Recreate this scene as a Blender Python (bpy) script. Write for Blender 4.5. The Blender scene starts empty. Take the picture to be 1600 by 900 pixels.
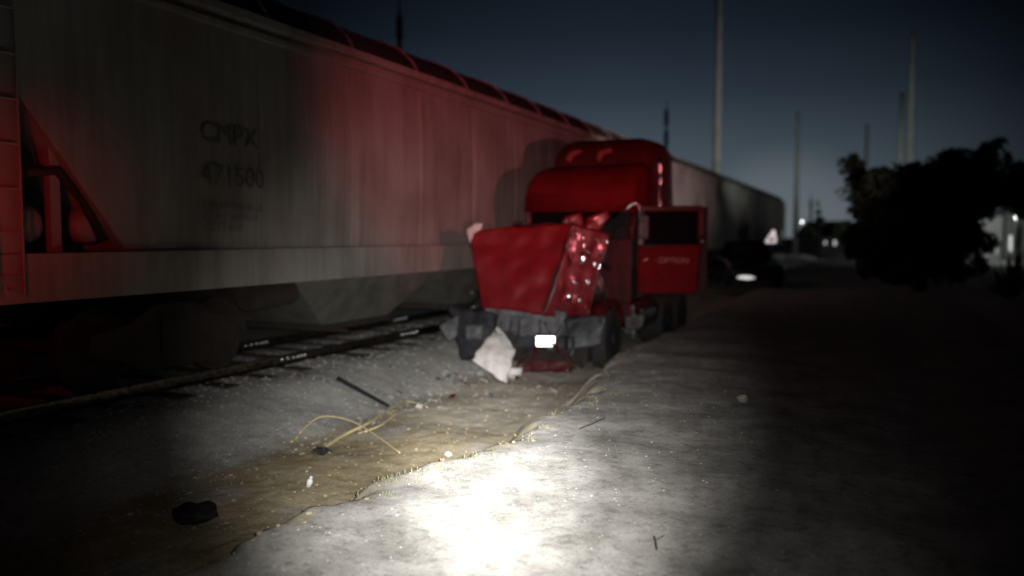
import bpy, bmesh, math, random
from mathutils import Vector, Matrix, noise
R = math.radians
random.seed(7)
S = bpy.context.scene
COL = S.collection

# ------------------------------------------------------------------ camera
CAM = Vector((0, 0, 1.75)); YAW = 24.66; PITCH = -3.7; F = 1250.0
cd = bpy.data.cameras.new('camera'); cam = bpy.data.objects.new('camera', cd); COL.objects.link(cam)
cam.location = CAM; cam.rotation_euler = (R(90 + PITCH), 0, R(YAW))
cd.sensor_width = 36; cd.lens = 36 * F / 1600; cd.clip_end = 3000; cd.clip_start = 0.05
cd.dof.use_dof = True; cd.dof.focus_distance = 6.0; cd.dof.aperture_fstop = 0.54
S.camera = cam
MROT = cam.rotation_euler.to_matrix()
def at(px, py, depth):
    """point seen at photo pixel (px,py) at that depth along the camera axis"""
    return CAM + MROT @ (Vector(((px - 800) / F, (450 - py) / F, -1)) * depth)
def at_ground(px, py, z):
    d = MROT @ Vector(((px - 800) / F, (450 - py) / F, -1))
    return CAM + d * ((z - CAM.z) / d.z)

# ------------------------------------------------------------------ night sky
W = bpy.data.worlds.new('World'); S.world = W; W.use_nodes = True
nt = W.node_tree; nt.nodes.clear()
def N(t, typ, **kw):
    n = t.nodes.new(typ)
    for k, v in kw.items(): setattr(n, k, v)
    return n
out = N(nt, 'ShaderNodeOutputWorld'); bg = N(nt, 'ShaderNodeBackground')
tc = N(nt, 'ShaderNodeTexCoord'); sep = N(nt, 'ShaderNodeSeparateXYZ')
nt.links.new(tc.outputs['Generated'], sep.inputs[0])
ramp = N(nt, 'ShaderNodeValToRGB')
cr = ramp.color_ramp
cr.elements[0].position = 0.0; cr.elements[0].color = (.062, .080, .092, 1)
cr.elements[1].position = 1.0; cr.elements[1].color = (.0010, .0015, .0022, 1)
for p, c in ((.05, (.053, .070, .083)), (.10, (.038, .052, .065)), (.17, (.0165, .0245, .035)), (.24, (.0078, .0122, .0190)), (.31, (.0046, .0074, .0120)), (.45, (.0028, .0045, .0070))):
    e = cr.elements.new(p); e.color = (*c, 1)
nt.links.new(sep.outputs['Z'], ramp.inputs[0])
# the town's glow on the horizon behind the train, and the darker sky to either side of it
gdir = (at(960, 369, 10) - CAM).normalized()
dot = N(nt, 'ShaderNodeVectorMath', operation='DOT_PRODUCT'); dot.inputs[1].default_value = gdir
nt.links.new(tc.outputs['Generated'], dot.inputs[0])
mr = N(nt, 'ShaderNodeMapRange', interpolation_type='SMOOTHSTEP')
mr.inputs['From Min'].default_value = .87; mr.inputs['From Max'].default_value = 1.0
mr.inputs['To Min'].default_value = .13; mr.inputs['To Max'].default_value = 1.0
nt.links.new(dot.outputs['Value'], mr.inputs['Value'])
mul = N(nt, 'ShaderNodeVectorMath', operation='SCALE')
nt.links.new(ramp.outputs[0], mul.inputs[0]); nt.links.new(mr.outputs[0], mul.inputs['Scale'])
g2 = (at(1228, 362, 10) - CAM).normalized()
dot2 = N(nt, 'ShaderNodeVectorMath', operation='DOT_PRODUCT'); dot2.inputs[1].default_value = g2
nt.links.new(tc.outputs['Generated'], dot2.inputs[0])
mr2 = N(nt, 'ShaderNodeMapRange', interpolation_type='SMOOTHERSTEP')
mr2.inputs['From Min'].default_value = .993; mr2.inputs['From Max'].default_value = 1.0
mr2.inputs['To Max'].default_value = .028
nt.links.new(dot2.outputs['Value'], mr2.inputs['Value'])
glow = N(nt, 'ShaderNodeVectorMath', operation='SCALE'); glow.inputs[0].default_value = (1.0, 1.0, .95)
nt.links.new(mr2.outputs[0], glow.inputs['Scale'])
nz = N(nt, 'ShaderNodeTexNoise'); nz.inputs['Scale'].default_value = 3.0; nz.inputs['Detail'].default_value = 3
nt.links.new(tc.outputs['Generated'], nz.inputs['Vector'])
mr3 = N(nt, 'ShaderNodeMapRange'); mr3.inputs['To Min'].default_value = .82; mr3.inputs['To Max'].default_value = 1.18
nt.links.new(nz.outputs['Fac'], mr3.inputs['Value'])
add = N(nt, 'ShaderNodeVectorMath', operation='ADD')
nt.links.new(mul.outputs[0], add.inputs[0]); nt.links.new(glow.outputs[0], add.inputs[1])
mul3 = N(nt, 'ShaderNodeVectorMath', operation='SCALE')
nt.links.new(add.outputs[0], mul3.inputs[0]); nt.links.new(mr3.outputs[0], mul3.inputs['Scale'])
nt.links.new(mul3.outputs[0], bg.inputs['Color']); bg.inputs['Strength'].default_value = 1.4
nt.links.new(bg.outputs[0], out.inputs[0])

S.view_settings.view_transform = 'Standard'; S.view_settings.look = 'None'
S.view_settings.exposure = 0; S.view_settings.gamma = 1
S.render.engine = 'CYCLES'

# ------------------------------------------------------------------ lamps carried by people and vehicles at the scene, plus added fills
def spot(name, loc, target, power, color, angle, blend, size):
    l = bpy.data.lights.new(name, 'SPOT'); l.energy = power; l.color = color
    l.spot_size = R(angle); l.spot_blend = blend; l.shadow_soft_size = size
    o = bpy.data.objects.new(name, l); COL.objects.link(o); o.location = loc
    o.rotation_euler = (Vector(target) - Vector(loc)).to_track_quat('-Z', 'Y').to_euler()
    return o
def rightof(dx, dz=0, dy=0):
    return CAM + MROT @ Vector((dx, dz, -dy))
TORCH = rightof(.07, .05)
spot('torch_hot_beam', TORCH, at_ground(768, 722, 0), 6800, (1, .985, .96), 17, 1.0, .015)
spot('torch_core', TORCH, at_ground(750, 715, 0), 1850, (1, .985, .95), 32, 1.0, .015)
spot('torch_spill', TORCH, at(745, 590, 8), 2700, (1, .965, .92), 43, 1.0, .015)
spot('torch_rim', TORCH, at(800, 700, 8), 130, (1, .97, .92), 64, 1.0, .015)
spot('torch_wide', TORCH, at(780, 560, 12), 9, (1, .98, .88), 100, 1.0, .015)
bc = spot('beacon_red', (6.2, 10.2, 2.5), (-6.85, 15.9, 3.6), 1350, (1, .22, .25), 66, .4, .12); bc.scale = (1, .47, 1)
spot('red_fill_low', (-1.6, -1.0, 2.3), (-6.85, 17.5, 3.9), 2600, (1, .08, .10), 27, 1.0, .12)  # red fill added to tint the cab's shadow on the wagon side
spot('tail_lamp_red', (-4.6, 2.3, 1.9), (-6.85, 4.0, 1.9), 120, (1, .02, .02), 50, 1.0, .05)
bf = spot('far_wall_fill', (8.0, 14.0, 2.5), (-6.85, 26.5, 3.6), 13000, (1, .70, .68), 44, .9, .12); bf.scale = (1, .45, 1)  # added fill that brightens the sides of the far wagons

# ------------------------------------------------------------------ materials
def mat(name, color, rough=.6, metal=0, c2=None, scale=8, bump=0, bscale=40, coat=0, detail=6, contrast=.5, spec=.5, emit=None, estr=0):
    m = bpy.data.materials.new(name); m.use_nodes = True; t = m.node_tree
    b = t.nodes['Principled BSDF']
    b.inputs['Base Color'].default_value = (*color, 1)
    b.inputs['Roughness'].default_value = rough; b.inputs['Metallic'].default_value = metal
    b.inputs['Coat Weight'].default_value = coat; b.inputs['Coat Roughness'].default_value = .12
    b.inputs['Specular IOR Level'].default_value = spec
    if emit:
        b.inputs['Emission Color'].default_value = (*emit, 1); b.inputs['Emission Strength'].default_value = estr
    co = N(t, 'ShaderNodeTexCoord')
    if c2:
        n = N(t, 'ShaderNodeTexNoise'); n.inputs['Scale'].default_value = scale; n.inputs['Detail'].default_value = detail
        n.inputs['Roughness'].default_value = .65
        t.links.new(co.outputs['Object'], n.inputs['Vector'])
        r = N(t, 'ShaderNodeValToRGB'); r.color_ramp.elements[0].position = .5 - contrast / 4; r.color_ramp.elements[1].position = .5 + contrast / 4
        r.color_ramp.elements[0].color = (*color, 1); r.color_ramp.elements[1].color = (*c2, 1)
        t.links.new(n.outputs['Fac'], r.inputs[0]); t.links.new(r.outputs[0], b.inputs['Base Color'])
    if bump:
        n = N(t, 'ShaderNodeTexNoise'); n.inputs['Scale'].default_value = bscale; n.inputs['Detail'].default_value = 5
        t.links.new(co.outputs['Object'], n.inputs['Vector'])
        bp = N(t, 'ShaderNodeBump'); bp.inputs['Strength'].default_value = bump; bp.inputs['Distance'].default_value = .02
        t.links.new(n.outputs['Fac'], bp.inputs['Height']); t.links.new(bp.outputs[0], b.inputs['Normal'])
    return m

M = {}
M['rust'] = mat('rusty_steel', (.014, .010, .009), .85, 0, (.030, .020, .015), 6, .3, 30)
M['black'] = mat('grimy_black', (.008, .008, .009), .8, 0, (.018, .017, .016), 5, .2, 25)
M['rail'] = mat('worn_rail', (.35, .33, .30), .28, 1.0, (.10, .07, .05), 14, .1, 40)
M['railglint'] = mat('rail_glint_metal', (.85, .85, .83), .30, 1.0)
M['tie'] = mat('creosote_timber', (.035, .028, .022), .9, 0, (.07, .055, .04), 4, .5, 30)
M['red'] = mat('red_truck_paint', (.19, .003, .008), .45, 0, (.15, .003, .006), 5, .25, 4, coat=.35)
M['reddull'] = mat('dimmed_red_paint', (.070, .005, .007), .55, 0, (.045, .006, .007), 9, .4, 12, coat=.08, spec=.25)  # truck red dimmed in the colour where the beacon overlights it
M['sidered'] = mat('dark_side_paint', (.13, .004, .008), .42, 0, (.08, .006, .008), 6, .3, 6, coat=.25)  # side red, darker than the bonnet front
M['redflat'] = mat('part_dimmed_red', (.125, .005, .008), .75, 0, (.095, .004, .007), 3, .2, 6, coat=0, spec=.08)  # roof and door red, darkened in the colour against the beacon
M['grey'] = mat('bare_grey_fibreglass', (.14, .14, .145), .7, 0, (.05, .05, .055), 5, .3, 20)
M['torn'] = mat('torn_white_fibreglass', (.62, .59, .57), .75, 0, (.45, .42, .40), 5, .3, 18)
M['darkplastic'] = mat('dark_bumper', (.018, .019, .024), .5, 0, (.04, .04, .047), 7, .3, 14)
M['tyre'] = mat('tyre_rubber', (.018, .018, .018), .85, 0, (.035, .03, .027), 10, .3, 40)
M['chrome'] = mat('dented_chrome', (.75, .75, .76), .16, 1.0, None, bump=.35, bscale=14)
M['steel'] = mat('scuffed_steel', (.30, .30, .31), .38, 1.0, (.16, .14, .13), 8, .3, 12)
M['glass'] = mat('dark_cab_glass', (.006, .005, .006), .9, 0, None, spec=.0)
M['interior'] = mat('cab_interior', (.02, .016, .016), .9)
M['plate'] = mat('white_licence_plate', (1, 1, 1), .36, 1.0)
M['concrete'] = mat('pale_concrete_pole', (.55, .54, .50), .9, 0, (.42, .42, .38), 2, .2, 10)
M['darkpole'] = mat('dark_mast_steel', (.02, .02, .022), .8)
M['leaf'] = mat('mesquite_leaves', (.03, .045, .018), .8, 0, (.05, .06, .03), 3)
M['bark'] = mat('bark', (.05, .04, .03), .9, 0, (.09, .07, .05), 8, .6, 20)
M['straw'] = mat('dry_cane', (.72, .62, .36), .7, 0, (.52, .42, .22), 20, .2, 40)
M['grass'] = mat('dry_grass', (.13, .14, .075), .8, 0, (.20, .19, .11), 12)
M['stone'] = mat('crushed_stone', (.24, .24, .23), .9, 0, (.38, .375, .35), 3, .4, 30)
M['clod'] = mat('dirt_clod', (.24, .19, .11), .95, 0, (.38, .33, .22), 6, .3, 30)
M['bay'] = mat('dark_hopper_paint', (.07, .072, .06), .8, 0, (.12, .115, .10), 3, .2, 12)  # hopper bay paint, darker than the wagon sides
M['palestone'] = mat('pale_stone', (.50, .48, .43), .9, 0, (.36, .34, .30), 6, .4, 30)
M['lightwall'] = mat('whitewashed_wall', (.6, .6, .57), .8, 0, (.48, .48, .45), 2)
M['dkwall'] = mat('night_wall', (.10, .10, .10), .8, 0, (.15, .14, .13), 2)
M['carpaint'] = mat('dark_car_paint', (.012, .014, .020), .35, 0, None, coat=.4)
M['pet'] = mat('clear_bottle', (.85, .86, .86), .12, 0, None, coat=.5)
M['white_mark'] = mat('white_reflective', (.85, .85, .85), .4)
M['lamp'] = mat('lit_lamp', (1, 1, 1), .4, emit=(1, .97, .97), estr=.75)
M['tri_glow'] = mat('triangle_glow', (1, 1, 1), .4, emit=(1, .97, .98), estr=.30)  # emission standing in for the triangle's reflected light
M['lampstrong'] = mat('lit_yard_lamp', (1, 1, 1), .4, emit=(.95, 1, .97), estr=.6)
M['letter'] = mat('faded_black_lettering', (.10, .10, .095), .7)
M['doorletter'] = mat('pale_door_lettering', (.26, .10, .095), .7)

def wagon_paint():
    m = bpy.data.materials.new('weathered_wagon_paint'); m.use_nodes = True; t = m.node_tree; b = t.nodes['Principled BSDF']
    b.inputs['Roughness'].default_value = .62
    co = N(t, 'ShaderNodeTexCoord')
    # vertical rain streaks: noise stretched along z
    mp = N(t, 'ShaderNodeMapping'); mp.inputs['Scale'].default_value = (1, 3.2, .22)
    t.links.new(co.outputs['Object'], mp.inputs[0])
    n = N(t, 'ShaderNodeTexNoise'); n.inputs['Scale'].default_value = 1.6; n.inputs['Detail'].default_value = 7; n.inputs['Roughness'].default_value = .7
    t.links.new(mp.outputs[0], n.inputs['Vector'])
    r = N(t, 'ShaderNodeValToRGB'); r.color_ramp.elements[0].position = .33; r.color_ramp.elements[1].position = .66
    r.color_ramp.elements[0].color = (.20, .19, .17, 1); r.color_ramp.elements[1].color = (.31, .30, .285, 1)
    t.links.new(n.outputs['Fac'], r.inputs[0])
    n2 = N(t, 'ShaderNodeTexNoise'); n2.inputs['Scale'].default_value = .7; n2.inputs['Detail'].default_value = 4
    t.links.new(co.outputs['Object'], n2.inputs['Vector'])
    r2 = N(t, 'ShaderNodeValToRGB'); r2.color_ramp.elements[0].position = .35; r2.color_ramp.elements[1].position = .62
    r2.color_ramp.elements[0].color = (.72, .66, .62, 1); r2.color_ramp.elements[1].color = (1, 1, 1, 1)
    t.links.new(n2.outputs['Fac'], r2.inputs[0])
    mx = N(t, 'ShaderNodeMix', data_type='RGBA', blend_type='MULTIPLY'); mx.inputs['Factor'].default_value = 1
    t.links.new(r.outputs[0], mx.inputs['A']); t.links.new(r2.outputs[0], mx.inputs['B'])
    t.links.new(mx.outputs['Result'], b.inputs['Base Color'])
    bp = N(t, 'ShaderNodeBump'); bp.inputs['Strength'].default_value = .25; bp.inputs['Distance'].default_value = .03
    t.links.new(n2.outputs['Fac'], bp.inputs['Height']); t.links.new(bp.outputs[0], b.inputs['Normal'])
    return m
M['wagon'] = wagon_paint()
M['roof'] = mat('dark_wagon_roof', (.010, .009, .009), .8, 0, (.018, .016, .015), 3, .2, 20)  # roof tone darker than the wagon sides

# ------------------------------------------------------------------ mesh helpers
def obj(name, bm, m, parent=None, smooth=False, bevel=0, loc=None):
    me = bpy.data.meshes.new(name); bm.normal_update(); bm.to_mesh(me); bm.free()
    o = bpy.data.objects.new(name, me); COL.objects.link(o)
    if isinstance(m, (list, tuple)):
        for q in m: me.materials.append(q)
    else: me.materials.append(m)
    if smooth:
        for p in me.polygons: p.use_smooth = True
    if bevel:
        md = o.modifiers.new('bevel', 'BEVEL'); md.width = bevel; md.segments = 2; md.limit_method = 'ANGLE'
    if parent: o.parent = parent
    if loc is not None: o.location = loc
    return o
def thing(name, label, cat, loc=(0, 0, 0), rot=(0, 0, 0), group=None):
    o = bpy.data.objects.new(name, None); COL.objects.link(o); o.location = loc; o.rotation_euler = rot
    o.empty_display_size = .2
    o['label'] = label; o['category'] = cat
    if group: o['group'] = group
    return o
def tag(o, label, cat, group=None):
    o['label'] = label; o['category'] = cat
    if group: o['group'] = group
    return o
def B(): return bmesh.new()
def box(bm, x0, x1, y0, y1, z0, z1, rot=None, piv=None):
    vs = [bm.verts.new((x, y, z)) for x in (x0, x1) for y in (y0, y1) for z in (z0, z1)]
    for f in ((0, 1, 3, 2), (4, 6, 7, 5), (0, 4, 5, 1), (2, 3, 7, 6), (0, 2, 6, 4), (1, 5, 7, 3)):
        bm.faces.new([vs[i] for i in f])
    if rot is not None: bmesh.ops.rotate(bm, verts=vs, cent=piv or Vector(((x0+x1)/2, (y0+y1)/2, (z0+z1)/2)), matrix=rot)
    return vs
def tube(bm, pts, rad, seg=8, cap=True):
    pts = [Vector(p) for p in pts]
    rads = rad if isinstance(rad, (list, tuple)) else [rad] * len(pts)
    rings = []
    for i, p in enumerate(pts):
        d = (pts[min(i+1, len(pts)-1)] - pts[max(i-1, 0)]).normalized()
        u = d.cross(Vector((0, 0, 1)))
        if u.length < .05: u = d.cross(Vector((0, 1, 0)))
        u.normalize(); v = d.cross(u)
        rings.append([bm.verts.new(p + (u * math.cos(2*math.pi*k/seg) + v * math.sin(2*math.pi*k/seg)) * rads[i]) for k in range(seg)])
    for a, b in zip(rings, rings[1:]):
        for k in range(seg): bm.faces.new((a[k], a[(k+1) % seg], b[(k+1) % seg], b[k]))
    if cap:
        bm.faces.new(rings[0][::-1]); bm.faces.new(rings[-1])
def lathe(bm, prof, cen, axis='x', seg=32):
    """prof = (along, radius) pairs round an axis through cen"""
    cen = Vector(cen); rings = []
    for a, r in prof:
        ring = []
        for k in range(seg):
            c, s = math.cos(2*math.pi*k/seg) * r, math.sin(2*math.pi*k/seg) * r
            ring.append(bm.verts.new(cen + Vector({'x': (a, c, s), 'y': (c, a, s), 'z': (c, s, a)}[axis])))
        rings.append(ring)
    for a, b in zip(rings, rings[1:]):
        for k in range(seg): bm.faces.new((a[k], a[(k+1) % seg], b[(k+1) % seg], b[k]))
    bm.faces.new(rings[0][::-1]); bm.faces.new(rings[-1])
def poly(bm, pts, t=None):
    """flat polygon; t = thickness vector"""
    a = [bm.verts.new(p) for p in pts]; bm.faces.new(a)
    if t is not None:
        t = Vector(t); b = [bm.verts.new(Vector(p) + t) for p in pts]; bm.faces.new(b[::-1])
        n = len(a)
        for i in range(n): bm.faces.new((a[i], b[i], b[(i+1) % n], a[(i+1) % n]))
def patch(bm, c00, c10, c11, c01, nu=16, nv=16, amp=.03, freq=2.5, seed=0, thick=.012, holes=None, bulge=0):
    """crumpled sheet through four corners with a real thickness"""
    c00, c10, c11, c01 = map(Vector, (c00, c10, c11, c01))
    nrm = (c10 - c00).cross(c01 - c00).normalized()
    g = []
    for j in range(nv + 1):
        row = []
        for i in range(nu + 1):
            u, v = i / nu, j / nv
            p = (c00 * (1-u) + c10 * u) * (1-v) + (c01 * (1-u) + c11 * u) * v
            q = p * freq + Vector((seed * 7.3, seed * 3.1, seed))
            h = noise.noise(q) * amp + (abs(noise.noise(q * 2.3)) - .2) * amp * .55 + bulge * 4 * u * (1-u)
            e = Vector((noise.noise(q * 3 + Vector((5, 0, 0))), noise.noise(q * 3 + Vector((0, 9, 0))), noise.noise(q * 3))) * amp * .6
            row.append(p + nrm * h + e)
        g.append(row)
    def layer(off):
        return [[bm.verts.new(p + nrm * off) for p in row] for row in g]
    A = layer(0); Bk = layer(-thick)
    for j in range(nv):
        for i in range(nu):
            if holes and holes((i + .5) / nu, (j + .5) / nv): continue
            bm.faces.new((A[j][i], A[j][i+1], A[j+1][i+1], A[j+1][i]))
            bm.faces.new((Bk[j][i], Bk[j+1][i], Bk[j+1][i+1], Bk[j][i+1]))
    for j in range(nv):
        for i in (0, nu): bm.faces.new((A[j][i], A[j+1][i], Bk[j+1][i], Bk[j][i]))
    for i in range(nu):
        for j in (0, nv): bm.faces.new((A[j][i], A[j][i+1], Bk[j][i+1], Bk[j][i]))
    return g
def loft(bm, secs, cap0=True, cap1=True, crumple=0, freq=2, seed=0):
    rings = []
    for s in secs:
        r = []
        for p in s:
            p = Vector(p)
            if crumple:
                q = p * freq + Vector((seed, seed*2, seed*3))
                p = p + noise.noise_vector(q) * crumple
            r.append(bm.verts.new(p))
        rings.append(r)
    n = len(rings[0])
    for a, b in zip(rings, rings[1:]):
        for k in range(n): bm.faces.new((a[k], a[(k+1) % n], b[(k+1) % n], b[k]))
    if cap0: bm.faces.new(rings[0][::-1])
    if cap1: bm.faces.new(rings[-1])
def rock(bm, c, r, seed, sub=2, flat=.7):
    ret = bmesh.ops.create_icosphere(bm, subdivisions=sub, radius=1)
    for v in ret['verts']:
        d = v.co.normalized(); k = 1 + .45 * noise.noise(d * 1.3 + Vector((seed, 0, seed*.7))) + .15 * noise.noise(d * 3.5 + Vector((seed, 0, 0)))
        v.co = Vector((d.x * r * k, d.y * r * k * .85, d.z * r * k * flat)) + Vector(c)
def text(name, s, size, m, parent, loc, rot, align='LEFT', squeeze=1, offset=0):
    cu = bpy.data.curves.new(name, 'FONT'); cu.body = s; cu.size = size; cu.align_x = align; cu.extrude = .0015; cu.offset = offset
    to = bpy.data.objects.new('t', cu); COL.objects.link(to)
    dg = bpy.context.evaluated_depsgraph_get(); me = bpy.data.meshes.new_from_object(to.evaluated_get(dg))
    bpy.data.objects.remove(to)
    me.name = name; me.materials.clear(); me.materials.append(m)
    o = bpy.data.objects.new(name, me); COL.objects.link(o); o.parent = parent; o.location = loc; o.rotation_euler = rot; o.scale = (squeeze, 1, 1)
    return o

def smooth_path(pts, n=6):
    res = []
    P = [pts[0]] + pts + [pts[-1]]
    for i in range(1, len(P) - 2):
        for k in range(n):
            u = k / n; p0, p1, p2, p3 = P[i-1], P[i], P[i+1], P[i+2]
            res.append(.5 * ((2*p1) + (p2-p0)*u + (2*p0-5*p1+4*p2-p3)*u*u + (3*p1-p0-3*p2+p3)*u**3))
    res.append(P[-2]); return res
# ------------------------------------------------------------------ ground: dirt road, roadside ditch, ballast bank
def sm(a, b, x):
    t = max(0, min(1, (x - a) / (b - a))); return t * t * (3 - 2 * t)
def edge(y):
    e = -3.22 + .42 * sm(3.5, 6.6, y) - .65 * sm(7.5, 12, y) - .3 * sm(16, 30, y)
    return e + .22 * noise.noise(Vector((0, y * .9, 0))) + .13 * noise.noise(Vector((3, y * 2.6, 0))) + .06 * noise.noise(Vector((8, y * 8, 0)))
def gz(x, y):
    e = edge(y)
    w = .55 + .25 * noise.noise(Vector((9, y * .7, 2)))
    depth = -.46
    if x > e: z = 0
    elif x > e - w: z = depth * sm(e, e - w, x)
    else: z = depth
    z2 = depth + (.36) * sm(-5.55, -7.0, x)
    if x < -5.55: z = z2
    if x < -10.2: z = z2 - .35 * sm(-10.2, -11.4, x)
    rough = 1 if abs(x) < 40 and y < 60 else .3
    n = .035 * noise.noise(Vector((x * 1.1, y * 1.1, 0))) + .007 * noise.noise(Vector((x * 4, y * 4, 3)))
    if y < 18 and -9 < x < 4: n += (.010 if x < e else .003) * noise.noise(Vector((x * 13, y * 13, 5))) + .002 * noise.noise(Vector((x*30, y*30, 1)))
    if x < e and x > -6.5: n *= 1.3
    # shallow wheel rut down the road
    n -= .035 * math.exp(-((x - .5) / .35) ** 2) + .03 * math.exp(-((x - 2.2) / .35) ** 2)
    far = sm(60, 140, math.hypot(x, y))
    return z + n * rough - far * .4
def axis_vals(lo, hi, step, outlo, outhi, g=1.13):
    v = []; x = lo
    while x < hi: v.append(x); x += step
    s = step
    while x < outhi: v.append(x); s *= g; x += s
    v.append(outhi); s = step; x = lo - step; pre = []
    while x > outlo: pre.append(x); s *= g; x -= s
    pre.append(outlo)
    return pre[::-1] + v
xs = axis_vals(-8.2, 3.6, .045, -900, 900); ys = axis_vals(2.6, 12.6, .05, -60, 1500)
verts = [(x, y, gz(x, y)) for y in ys for x in xs]; nx = len(xs)
faces = [(j*nx+i, j*nx+i+1, (j+1)*nx+i+1, (j+1)*nx+i) for j in range(len(ys)-1) for i in range(nx-1)]
me = bpy.data.meshes.new('ground'); me.from_pydata(verts, [], faces); me.update()
attr = me.attributes.new('zone', 'FLOAT_COLOR', 'POINT')
zc = []
for (x, y, z) in verts:
    e = edge(y)
    road = sm(e - .30, e + .12, x + .26 * noise.noise(Vector((x*3, y*3, 7))) + .14 * noise.noise(Vector((x*11, y*11, 2))))
    road = max(road, .62 * sm(.10, .42, noise.noise(Vector((x*1.7, y*1.3, 17)))) * sm(-6.2, -5.2, x))
    if y > 7: road = max(road, .45 * sm(7, 9, y))
    bal = sm(-5.35, -5.85, x + .25 * noise.noise(Vector((x*2, y*2, 1))))
    if y > 7: bal = max(bal, (1-road) * sm(7, 9.5, y) * .35)
    zc += [road, bal, 0, 1]
attr.data.foreach_set('color', zc)
for p in me.polygons: p.use_smooth = True
gm = bpy.data.materials.new('ground_dirt_and_ballast'); gm.use_nodes = True; t = gm.node_tree; b = t.nodes['Principled BSDF']
b.inputs['Roughness'].default_value = .95; b.inputs['Specular IOR Level'].default_value = .2
at_ = N(t, 'ShaderNodeAttribute', attribute_name='zone'); sp = N(t, 'ShaderNodeSeparateColor'); t.links.new(at_.outputs['Color'], sp.inputs[0])
co = N(t, 'ShaderNodeTexCoord')
def cnoise(scale, c1, c2, lo=.35, hi=.65, detail=8):
    n = N(t, 'ShaderNodeTexNoise'); n.inputs['Scale'].default_value = scale; n.inputs['Detail'].default_value = detail; n.inputs['Roughness'].default_value = .68
    t.links.new(co.outputs['Object'], n.inputs['Vector'])
    r = N(t, 'ShaderNodeValToRGB'); r.color_ramp.elements[0].position = lo; r.color_ramp.elements[1].position = hi
    r.color_ramp.elements[0].color = (*c1, 1); r.color_ramp.elements[1].color = (*c2, 1)
    t.links.new(n.outputs['Fac'], r.inputs[0]); return r.outputs[0]
def mixc(f, a, bb, mode='MIX'):
    m_ = N(t, 'ShaderNodeMix', data_type='RGBA', blend_type=mode)
    if isinstance(f, float): m_.inputs['Factor'].default_value = f
    else: t.links.new(f, m_.inputs['Factor'])
    t.links.new(a, m_.inputs['A']); t.links.new(bb, m_.inputs['B']); return m_.outputs['Result']
road = mixc(1.0, cnoise(2.2, (.33, .32, .295), (.60, .585, .56)), cnoise(9, (.62, .61, .60), (1, 1, 1), .34, .5), 'MULTIPLY')
road = mixc(1.0, road, cnoise(55, (.58, .56, .54), (1, 1, 1), .36, .47), 'MULTIPLY')
dirt = mixc(1.0, cnoise(3, (.33, .265, .155), (.50, .43, .29)), cnoise(30, (.6, .6, .6), (1, 1, 1), .3, .55), 'MULTIPLY')
ball = mixc(1.0, cnoise(4, (.48, .485, .46), (.62, .615, .58)), cnoise(38, (.62, .62, .62), (1, 1, 1), .38, .6), 'MULTIPLY')
c_ = mixc(sp.outputs['Green'], dirt, ball); c_ = mixc(sp.outputs['Red'], c_, road)
t.links.new(c_, b.inputs['Base Color'])
n = N(t, 'ShaderNodeTexNoise'); n.inputs['Scale'].default_value = 26; n.inputs['Detail'].default_value = 8
t.links.new(co.outputs['Object'], n.inputs['Vector'])
bp = N(t, 'ShaderNodeBump'); bp.inputs['Strength'].default_value = .3; bp.inputs['Distance'].default_value = .008
t.links.new(n.outputs['Fac'], bp.inputs['Height']); t.links.new(bp.outputs[0], b.inputs['Normal'])
me.materials.append(gm)
go = bpy.data.objects.new('ground', me); COL.objects.link(go); go['kind'] = 'structure'

# ------------------------------------------------------------------ railway track
TX = -8.45; RZ = .06
trk = thing('railway_track', 'dark railway track whose worn rails carry added glints under the train', 'railway track', (TX, 0, -.10))
for s in (-1, 1):
    bm = B(); c = s * .7525
    prof = [(-.07, .02), (.07, .02), (.07, .035), (.012, .05), (.012, .125), (.036, .135), (.036, .155), (.028, .16), (-.028, .16), (-.036, .155), (-.036, .135), (-.012, .125), (-.012, .05), (-.07, .035)]
    loft(bm, [[(c + a, y, h) for a, h in prof] for y in (-6, 4, 12, 25, 72, 110)])
    obj('rail', bm, M['rail'], trk)
for sx, y_ in ((1, 9.1), (1, 12.25), (-1, 10.0), (-1, 14.3)):  # plates with polished beads, added to put glints on the rails
    bm = B(); box(bm, sx * .7525 + .016, sx * .7525 + .040, y_ - .30, y_ + .30, .055, .120); rj = obj('glint_holder', bm, M['rust'], trk, bevel=.004)
    for q in (-.24, -.12, 0, .10, .18, .25):
        bm = B(); bmesh.ops.create_uvsphere(bm, u_segments=16, v_segments=10, radius=1)
        for v in bm.verts: v.co = Vector((sx * .7525 + .050 + v.co.x * .030, y_ + q + v.co.y * .034, .110 + v.co.z * .028))
        obj('rail_glint', bm, M['railglint'], rj, smooth=True)
for i in range(96):
    bm = B(); y = 1 + i * .70; box(bm, -1.28, 1.28, y, y + .23, -.12, .015)
    obj('sleeper', bm, M['tie'], trk)

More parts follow.
